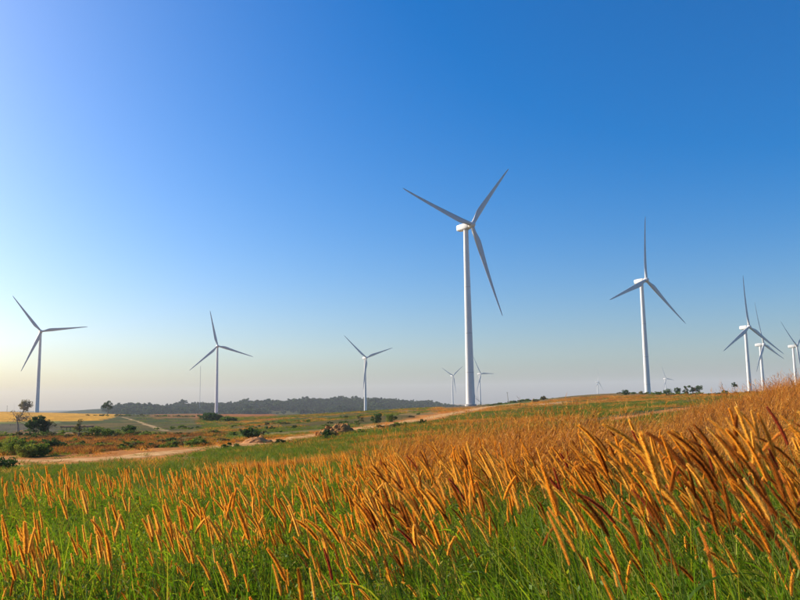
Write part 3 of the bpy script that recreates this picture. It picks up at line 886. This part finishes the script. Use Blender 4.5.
def tuft(seed, nb, h, spread, width, mat, lean=(0, 0, 0), up=1.0, nseg=4, head=False):
    g = np.random.default_rng(seed); parts = []
    for _ in range(nb):
        a = g.uniform(0, 6.28); q = spread * g.uniform(0, 1) ** .5
        p = (math.cos(a) * q, math.sin(a) * q, -.02)
        d = np.array([math.cos(a + g.normal() * .8) * .45, math.sin(a + g.normal() * .8) * .45, up]) + np.array(lean)
        L_ = h * g.uniform(.5, 1.15)
        bend = np.array([g.normal() * .5, g.normal() * .5, -g.uniform(0, 1.1)]) + np.array(lean) * 1.2
        V, F = strip(p, d, L_, width * g.uniform(.7, 1.3), bend, g, nseg)
        parts.append((V, F))
        if head:
            tip = (V[-1] + V[-2]) / 2; dd = V[-1] - V[-5]; dd /= np.linalg.norm(dd) + 1e-9
            for k in range(9):
                c = tip - dd * g.uniform(0, .28) * L_
                parts.append(strip(c, dd + g.normal(size=3) * .35, g.uniform(.03, .08), .006, (0, 0, -.2), g, 1))
    V, F = merge(parts)
    return mesh_np('tuft', V, F, [M[mat]])

GREEN = [tuft(200 + k, 34, .42, .16, .0085, 'grass', (-.08, 0, 0)) for k in range(8)]
BROAD = [tuft(230 + k, 12, .8, .07, .012, 'grass', (-.38, 0, 0), up=1.3, nseg=6) for k in range(5)]
MEADOW = [tuft(260 + k, 46, .38, .45, .022, 'grass_mid') for k in range(6)]
DRYMEADOW = [tuft(270 + k, 46, .5, .4, .016, 'straw', (.15, 0, 0)) for k in range(5)]
RUSTMEADOW = [tuft(280 + k, 46, .5, .4, .016, 'rust_straw' if k else 'straw', (.15, 0, 0)) for k in range(5)]
STRAW = [tuft(300 + k, 34, 1.15, .34, .0085, 'straw' if k % 8 not in (2, 5) else 'rust_straw', (.3, 0, 0), nseg=4, head=True) for k in range(8)]
LITTER = [tuft(340 + k, 18, .34, .2, .005, 'straw', (.0, 0, 0), up=.3 + .25 * k) for k in range(4)]

def weed(seed):
    g = np.random.default_rng(seed); parts = []
    for s in range(5):
        top = np.array([g.normal() * .12, g.normal() * .12, g.uniform(.18, .4)])
        parts.append(tube([(0, 0, 0), top * .5 + g.normal(size=3) * .01, top], [.003, .0025, .001], 4))
        n_ = 16
        t = g.uniform(.2, 1, n_)[:, None]
        V, F = leaves(top * t + g.normal(size=(n_, 3)) * .035, .016, g, 2.2)
        parts.append((V, F))
    V, F = merge(parts)
    return mesh_np('weed', V, F, [M['grass']])
WEED = [weed(360 + k) for k in range(5)]

# ---- plume stalks: stem, plume (core and bristles), leaves
def spine(h, lean, curve, g, n_=14, L_p=.2):
    """arched stalk in the local xz plane, tip towards -x"""
    t = np.linspace(0, 1, n_)
    ang = lean + curve * t ** 3
    ds = h / (n_ - 1)
    x = np.concatenate([[0], np.cumsum(-np.sin(ang[:-1]) * ds)]); z = np.concatenate([[0], np.cumsum(np.cos(ang[:-1]) * ds)])
    y = np.cumsum(g.normal(size=n_) * .002)
    return np.stack([x, y, z], -1)
def resample(P, s):
    d = np.concatenate([[0], np.cumsum(np.linalg.norm(np.diff(P, axis=0), axis=1))])
    return np.stack([np.interp(s, d, P[:, k]) for k in range(3)], -1), d[-1]

def stalk(seed, h, lean, curve, lp, fuzz='plume_gold', nbr=2600, fat=1.14):
    g = np.random.default_rng(seed)
    S = spine(h, lean, curve, g, 22)
    _, L_ = resample(S, [0])
    sp, _ = resample(S, np.linspace(0, L_ - lp * .96, 12))
    stem = tube(sp, np.linspace(.0028, .0014, 12), 5)
    cs = np.linspace(L_ - lp, L_, 10)
    cp, _ = resample(S, cs)
    prof = np.array([.5, .86, 1, .97, .89, .78, .65, .5, .32, .06]) * g.uniform(.85, 1.15)
    core = tube(cp, prof * .0042 * fat, 6)
    # bristles
    t = g.uniform(0.0, 1.0, nbr)
    bp_, _ = resample(S, L_ - lp + t * lp)
    bt, _ = resample(S, np.minimum(L_, L_ - lp + t * lp + .01)); bt2, _ = resample(S, np.maximum(0, L_ - lp + t * lp - .01))
    ax = bt - bt2; ax /= np.linalg.norm(ax, axis=1)[:, None]
    rd = g.normal(size=(nbr, 3)); rd -= (rd * ax).sum(1)[:, None] * ax; rd /= np.linalg.norm(rd, axis=1)[:, None]
    env = np.interp(t, np.linspace(0, 1, 10), prof)
    bl = (.014 + .012 * g.random(nbr)) * (.3 + .7 * env) * fat
    dirn = rd * .6 + ax * g.uniform(.5, 1.2, nbr)[:, None]; dirn /= np.linalg.norm(dirn, axis=1)[:, None]
    sd_ = np.cross(dirn, g.normal(size=(nbr, 3))); sd_ /= np.linalg.norm(sd_, axis=1)[:, None]
    b0 = bp_ + rd * .003
    wv = .0006
    V = np.stack([b0 - sd_ * wv, b0 + sd_ * wv, b0 + dirn * bl[:, None]], 1).reshape(-1, 3)
    F = np.arange(nbr * 3).reshape(-1, 3)
    lv = []
    for k in range(2):
        q, _ = resample(S, [L_ * g.uniform(.12, .5)])
        a = g.uniform(0, 6.28)
        lv.append(strip(q[0], (math.cos(a) * .5, math.sin(a) * .5, 1), g.uniform(.28, .5), .011, (math.cos(a), math.sin(a), -1.4), g, 7))
    return stem, core, (V, F), lv

VAR = []
KINDS = [('plume_gold', 'golden'), ('plume_gold', 'golden'), ('plume_brown', 'brown'), ('plume_red', 'red')]
spec = [  # height, lean, curve, plume length
    (1.0, .04, .5, .22), (1.0, .1, .75, .2), (1.0, .14, 1.15, .26), (1.0, .0, .35, .17), (1.0, .2, 1.5, .22), (1.0, .16, .9, .29)]
_gs = np.random.default_rng(99)
spec += [(h, le * _gs.uniform(.6, 1.5), cu * _gs.uniform(.6, 1.05), lp * _gs.uniform(.7, 1.15)) for h, le, cu, lp in spec]
FATS = [1.0, 1.1, .95, 1.15, .9, 1.05, 1.2, .85, 1.1, .8, 1.15, .88]
for kind_i, (mt_, nm) in enumerate([('plume_gold', 'golden'), ('plume_brown', 'brown'), ('plume_red', 'red')]):
    for j, (h, le, cu, lp) in enumerate(spec):
        stem, core, br, lv = stalk(500 + kind_i * 20 + j, h, le, cu, lp, mt_, fat=.92 * FATS[j])
        pm = merge([core, br])
        order = pm[1]     # triangles first, then quads
        tri = [f for f in order if f.shape[1] == 3]; quad = [f for f in order if f.shape[1] == 4]
        mi = np.concatenate([np.zeros(len(tri[0])), np.ones(len(quad[0]))])
        pme = mesh_np('plume', pm[0], [tri[0], quad[0]], [M[mt_], M['plume_core']], mi)
        sme = mesh_np('stem', stem[0], stem[1], [M['stem']], smooth=True)
        lme = [mesh_np('leaf', a, b, [M['grass']]) for a, b in lv]
        # joined copy for the field
        V, F = merge([br, core, stem] + lv)
        nt = len(br[1]); nc = len(core[1][0]); ns = len(stem[1][0]); nl = sum(len(b) for a, b in lv)
        mi = np.concatenate([np.zeros(nt), np.ones(nc), np.full(ns, 2), np.full(nl, 3)])
        jme = mesh_np('stalk', V, F, [M[mt_], M['plume_core'], M['stem'], M['grass']], mi)
        VAR.append(dict(kind=nm, j=j, stem=sme, plume=pme, leaf=lme, joined=jme))

# ---- where the plumes stand
g = np.random.default_rng(21)
def dens(uu, r_, x, y):
    cl = vnoise(x / .9 + 3, y / .9 + 3); cl2 = vnoise(x / 2.5 + 13, y / 2.5)
    left = sstep(10, 12, r_) * (1 - sstep(15, 18, r_)) * (1 - sstep(380, 430, uu)) * 1.0 * (.35 + cl2)
    bl = sstep(4.6, 5.4, r_) * (1 - sstep(7.5, 9, r_)) * (1 - sstep(300, 400, uu)) * sstep(.52, .64, cl) * 1.3
    lm = sstep(4.5, 5.5, r_) * (1 - sstep(10, 12, r_)) * sstep(180, 260, uu) * (1 - sstep(400, 470, uu)) * (.1 + .9 * sstep(.42, .6, cl)) * 1.2
    mid = sstep(3.3, 4.2, r_) * (1 - sstep(9, 12, r_)) * sstep(330, 430, uu) * (1 - sstep(620, 680, uu)) * (.5 + .6 * cl) * 2.4
    rt = sstep(2.6, 3.3, r_) * (1 - sstep(5.5, 7.5, r_)) * sstep(540, 620, uu) * (.5 + .6 * cl) * 3.4
    low = sstep(2.9, 3.6, r_) * (1 - sstep(6, 8, r_)) * (.2 + 1.1 * sstep(.4, .62, cl)) * np.interp(uu, [0, 250, 420, 800], [1.0, 2.8, 5, 5])
    return left * 17 + bl * 40 + lm * 15 + mid * 9 + rt * 4.2 + low * 5 + sstep(3.0, 3.5, r_) * (1 - sstep(5, 6, r_)) * sstep(.4, .6, cl) * 22
pl = []
for _ in range(30000):                                  # clumps, each with several stalks fanning out
    a = g.uniform(R(-33), R(33)); r_ = math.sqrt(g.uniform(2.2 ** 2, 22 ** 2))
    x, y = math.sin(a) * r_, math.cos(a) * r_
    uu = 400 + math.tan(a) * FPX
    area = (R(66) / 2) * (22 ** 2 - 2.2 ** 2) / 30000
    if g.random() < dens(uu, r_, x, y) * area * .27:
        for _k in range(1 + g.poisson(4.5)):
            x2, y2 = x + g.normal() * .13, y + g.normal() * .13
            r2 = math.hypot(x2, y2)
            if r2 > 2.6: pl.append((x2, y2, 400 + x2 / y2 * FPX, r2))
pl = np.array(pl)
nP = len(pl)
z = hz(pl[:, 0], pl[:, 1])
shortp = (pl[:, 3] < 8) & (g.random(nP) < np.interp(pl[:, 3], [4, 6], [.7, .4]))
hgt = g.normal(size=nP) * .05 + np.where(shortp, g.uniform(.4, .72, nP), g.uniform(.72, 1.05, nP)) + .12 * sstep(350, 450, pl[:, 2]) + .12 * sstep(560, 640, pl[:, 2])
kindp = np.where(g.random(nP) > np.interp(pl[:, 2], [0, 350, 600, 800], [.1, .15, .26, .32]), 0, np.where(g.random(nP) < .88, 1, 2))  # brown share rises rightward, painting in the plumes' shaded side
kindp = np.where((pl[:, 2] < 380) & (g.random(nP) < .75), 0, kindp)
bendp = np.clip((g.normal(size=nP) * .9 + np.interp(pl[:, 2], [0, 300, 450, 800], [.6, 1.6, 2.6, 3.2])), 0, 4.99)
bend_order = [3, 0, 1, 5, 2, 4]
jv = np.array([bend_order[int(b)] if b < 5 else 4 for b in bendp])
vi = kindp * 12 + jv + 6 * (g.random(nP) < .5)
rotz = g.normal(size=nP) * .7
fatp = g.uniform(.75, 1.25, nP) * np.interp(pl[:, 3], [2.5, 5], [.74, 1.0])
rotz = np.where(g.random(nP) < .08, g.uniform(-3.1, 3.1, nP), rotz)
# the tips in the picture decide which stalks are seen largest
tipz = z + hgt * .95
pu, pv, pd = proj(np.stack([pl[:, 0] - .1, pl[:, 1], tipz], -1))
inview = (pu > -5) & (pu < 805) & (pv < 600) & (pv > 300)
order = np.argsort(np.where(inview, pl[:, 3], 1e9))
near = order[:290]
LAB = {
    (0, 0): 'upright golden feathery grass plume on a green stem in the foreground meadow',
    (0, 1): 'golden feathery grass plume arching with the wind on a green stem',
    (1, 0): 'upright dark brown feathery grass plume among the golden ones',
    (1, 1): 'dark brown feathery grass plume arching with the wind among golden ones',
    (2, 0): 'upright reddish feathery grass plume among the golden ones',
    (2, 1): 'reddish feathery grass plume arching with the wind among golden ones'}
GRP = {0: 'golden foreground grass plumes', 1: 'brown foreground grass plumes', 2: 'reddish foreground grass plumes'}
for i in near:
    vr = VAR[vi[i]]
    e = empty('plume_stalk', (pl[i, 0], pl[i, 1], z[i] - .02), rotz[i])
    s = hgt[i]; e.scale = (s * fatp[i], s * fatp[i], s)
    e.rotation_euler = (g.normal() * .06, g.normal() * .06, rotz[i])
    arch = int(jv[i] not in (0, 3))
    tag(e, LAB[(int(kindp[i]), arch)], 'grass', GRP[int(kindp[i])] + (' arching' if arch else ' standing upright'), 'thing')
    obj('stem', vr['stem'], e); obj('plume', vr['plume'], e)
    for lf in vr['leaf']: obj('leaf', lf, e)
rest = np.setdiff1d(np.arange(nP), near)
scatter('plume_grass_field', 'golden feathery grass plumes massed in the meadow behind the nearest stalks', 'grass', [q['joined'] for q in VAR],
        np.c_[pl[rest, 0], pl[rest, 1], z[rest] - .02], np.c_[g.normal(size=(len(rest), 2)) * .06, rotz[rest]], np.c_[hgt[rest] * fatp[rest], hgt[rest] * fatp[rest], hgt[rest]], vi[rest])

def polar(n_, r0, r1, a0=-34, a1=34, power=1.0):
    a = g.uniform(R(a0), R(a1), n_)
    t = g.random(n_)
    r_ = np.exp(np.log(r0) + t * (np.log(r1) - np.log(r0))) if power == 0 else (r0 ** power + t * (r1 ** power - r0 ** power)) ** (1 / power)
    return np.sin(a) * r_, np.cos(a) * r_, 400 + np.tan(a) * FPX, r_
def put(name, label, meshes, x, y, s, sz=None, tiltx=0.1):
    n_ = len(x); zz = hz(x, y)
    sz = s if sz is None else sz
    scatter(name, label, 'grass', meshes, np.c_[x, y, zz - .01], np.c_[g.normal(size=n_) * tiltx, g.normal(size=n_) * tiltx, g.uniform(0, 6.28, n_) if name not in ('dry_grass', 'leafy_grass') else g.normal(size=n_) * .5],
            np.c_[s, s, sz], g.integers(0, len(meshes), n_))

# green grass, near
x, y, uu, r_ = polar(9000, 1.6, 24, power=1.3)
cl = vnoise(x / 1.3 + 50, y / 1.3)
keep = g.random(len(x)) < (.12 + 1.0 * sstep(.3, .6, cl))
keep &= ~((uu > 400) & (r_ > 11) & (g.random(len(x)) < .75))
x, y, uu, r_ = x[keep], y[keep], uu[keep], r_[keep]
s = g.uniform(.4, 1.15, len(x)) * (.4 + .7 * cl[keep]) * (1.0 + .35 * sstep(450, 650, uu)) * (1 + .02 * r_)
put('green_grass', 'green grass filling the ground between the plume stalks', GREEN, x, y, s)
x, y, uu, r_ = polar(3600, 1.8, 14, power=1.3)
keep = g.random(len(x)) < .4 + .6 * sstep(400, 600, uu)
x, y, uu, r_ = x[keep], y[keep], uu[keep], r_[keep]
put('leafy_grass', 'broad bladed bright green grass low in the foreground', BROAD, x, y, g.uniform(.6, 1.2, len(x)))
x, y, uu, r_ = polar(3200, 2.5, 18, power=1.3)
put('low_weeds', 'small leaved green weeds covering the foreground soil', WEED, x, y, g.uniform(.6, 1.5, len(x)))
x, y, uu, r_ = polar(12000, 2.2, 20, power=1.3)
put('straw_litter', 'dead straw lying between the green grass in the foreground', LITTER, x, y, g.uniform(.6, 1.4, len(x)))
# dry tall grass, middle and right
x, y, uu, r_ = polar(15000, 8.5, 46, -4, 34, 1.2)
cl = vnoise(x / 3 + 9, y / 3); cl2 = fbm(x / 6 + 1, y / 6)
d = sstep(375, 405, uu + (cl - .5) * 30) * (1 - sstep(600, 660, uu)) * sstep(9, 11, r_) * (1 - sstep(20, 27, r_ + (cl2 - .5) * 10))
d = d + sstep(590, 650, uu) * sstep(8.5, 10, r_) * (1 - sstep(13, 17, r_ + (cl2 - .5) * 6)) * .45
d = d + sstep(660, 720, uu + (cl - .5) * 30) * sstep(20, 26, r_) * (.5 + .7 * cl)
keep = g.random(len(x)) < d * (.08 + 1.0 * sstep(.36, .56, cl2))
x, y, uu, r_ = x[keep], y[keep], uu[keep], r_[keep]
s = g.uniform(.55, 1.2, len(x)) * (.5 + 1.0 * cl2[keep]) * (.72 + .75 * vnoise(x / 1.1 + 4, y / 1.1))
s = np.minimum(s * np.where((uu > 600) & (r_ < 18), .8, np.where(r_ < 20, 1.22, 1.0)), 1.28)
put('dry_grass', 'tall dry golden grass leaning with the wind behind the plumes', STRAW, x, y, s, tiltx=.12)
# meadow on the middle slopes
x, y, uu, r_ = polar(30000, 18, 110, -34, 34, 1.1)
x2, y2, u2, r2 = polar(14000, 100, 300, 3, 34, 1.0)
x3, y3, u3, r3 = polar(15000, 120, 460, -34, 3, 1.0)
k3 = ~((u3 < 135) & (r3 > 235)) & (fbm(x3 / 25, y3 / 25, 3) > .44)
x, y, uu, r_ = np.r_[x, x2, x3[k3]], np.r_[y, y2, y3[k3]], np.r_[uu, u2, u3[k3]], np.r_[r_, r2, r3[k3]]
cl = fbm(x / 5 + 3, y / 5 + 8, 3)
droad = poly_dist(x, y, list(zip(rx[::6], ry[::6])))
dtrack = poly_dist(x, y, [tuple(on_ground(a, b, 20)[:2]) for a, b in TRACKS[3][0]])
keep = ((droad > 3.0 + 3.5 * cl) | ((droad > .0) & (g.random(len(x)) < .05))) & (dtrack > 2.6 + 3 * cl) & (g.random(len(x)) < .25 + 1.3 * sstep(.35, .6, cl)) & ~((uu < 200) & (r_ > 58) & (g.random(len(x)) < .85))
x, y, uu, r_ = x[keep], y[keep], uu[keep], r_[keep]
dryp = fbm(x / 9 + 70, y / 9, 3) + .1 * g.normal(size=len(x)) > np.interp(uu, [0, 180, 230, 430, 480, 800], [.75, .75, .6, .62, .68, .68]) - .3 * sstep(170, 210, r_) * (uu > 430)
sc = g.uniform(.6, 1.3, len(x)) * (1 + r_ / 120); scz = g.uniform(.3, 1.15, len(x))
put('meadow_grass', 'short green grass covering the slopes beside the dirt road', MEADOW, x[~dryp], y[~dryp], sc[~dryp], scz[~dryp])
put('brown_meadow_grass', 'brown dry grass patches on the slopes beside the dirt road', DRYMEADOW, x[dryp], y[dryp], sc[dryp], scz[dryp])
# low scrub and dry weeds on banks, field edges and crests
def scrub_mesh(seed, mat, h, wd):
    g2 = np.random.default_rng(seed)
    cl_, pts = crown_points(h, wd, 0.0, 9, 260, g2)
    V, F = leaves(pts, wd * .1, g2, 2.0)
    return mesh_np('scrub', V, F, [M[mat]])
SCR = [scrub_mesh(700 + k, ['leaf_dark', 'leaf_mid', 'leaf_olive', 'leaf_mid'][k % 4], .8, 1.3) for k in range(8)]
xs, ys = [], []
def scrub_line(pts, n_, jit, rmin=40):
    w_ = np.array([on_ground(a, b, rmin)[:2] for a, b in pts])
    t_ = g.uniform(0, len(w_) - 1, n_)
    xs.append(np.interp(t_, np.arange(len(w_)), w_[:, 0]) + g.normal(size=n_) * jit)
    ys.append(np.interp(t_, np.arange(len(w_)), w_[:, 1]) + g.normal(size=n_) * jit)
scrub_line([(-20, 446), (60, 447), (120, 448), (190, 444)], 170, 4)
scrub_line([(0, 436), (60, 437), (130, 438), (200, 436)], 150, 4)
scrub_line([(100, 416), (160, 416.5), (200, 417)], 90, 10, 200)
scrub_line([(150, 430), (250, 426), (380, 416)], 50, 14, 100)
scrub_line([(215, 437), (300, 428), (390, 419)], 45, 5, 60)
scrub_line([(400, 409), (440, 405.5), (500, 404.5), (540, 400)], 260, 6, 150)
scrub_line([(560, 396), (640, 394), (700, 395), (760, 394)], 220, 8, 120)
scrub_line([(180, 452), (260, 446), (340, 436), (420, 424)], 30, 2.5, 40)
x = np.concatenate(xs); y = np.concatenate(ys)
ok = poly_dist(x, y, list(zip(rx[::6], ry[::6]))) > 4.2
x, y = x[ok], y[ok]
s = g.uniform(.35, 1.1, len(x)) * (1 + np.hypot(x, y) / 500)
put('low_scrub', 'low green and brown scrub along the banks and field edges', SCR, x, y, s, s * g.uniform(.35, .9, len(x)))
x, y, uu, r_ = polar(9000, 76, 150, -34, -13, 1.0)
ok = (poly_dist(x, y, list(zip(rx[::6], ry[::6]))) > 9) & (fbm(x / 8 + 5, y / 8) + .1 * g.normal(size=len(x)) > .47)
x, y = x[ok], y[ok]
put('bank_dry_grass', 'rusty brown dry grass on the bank behind the dirt road', RUSTMEADOW, x, y, g.uniform(.9, 1.8, len(x)), g.uniform(.6, 1.5, len(x)))

# ------------------------------------------------------------------ haze
mt, n, l = new_mat('pale_air')
pvm = n.new('ShaderNodeVolumePrincipled')
pvm.inputs['Color'].default_value = (0.94, 0.96, 1.0, 1)
pvm.inputs['Density'].default_value = 0.0001
pvm.inputs['Anisotropy'].default_value = 0.0
out = n.new('ShaderNodeOutputMaterial'); l.new(pvm.outputs[0], out.inputs['Volume'])
hzb = obj('haze', box_mesh('haze', 15000, 15000, 195, mt, c=(0, 0, 62.5)))
tag(hzb, kind='stuff')
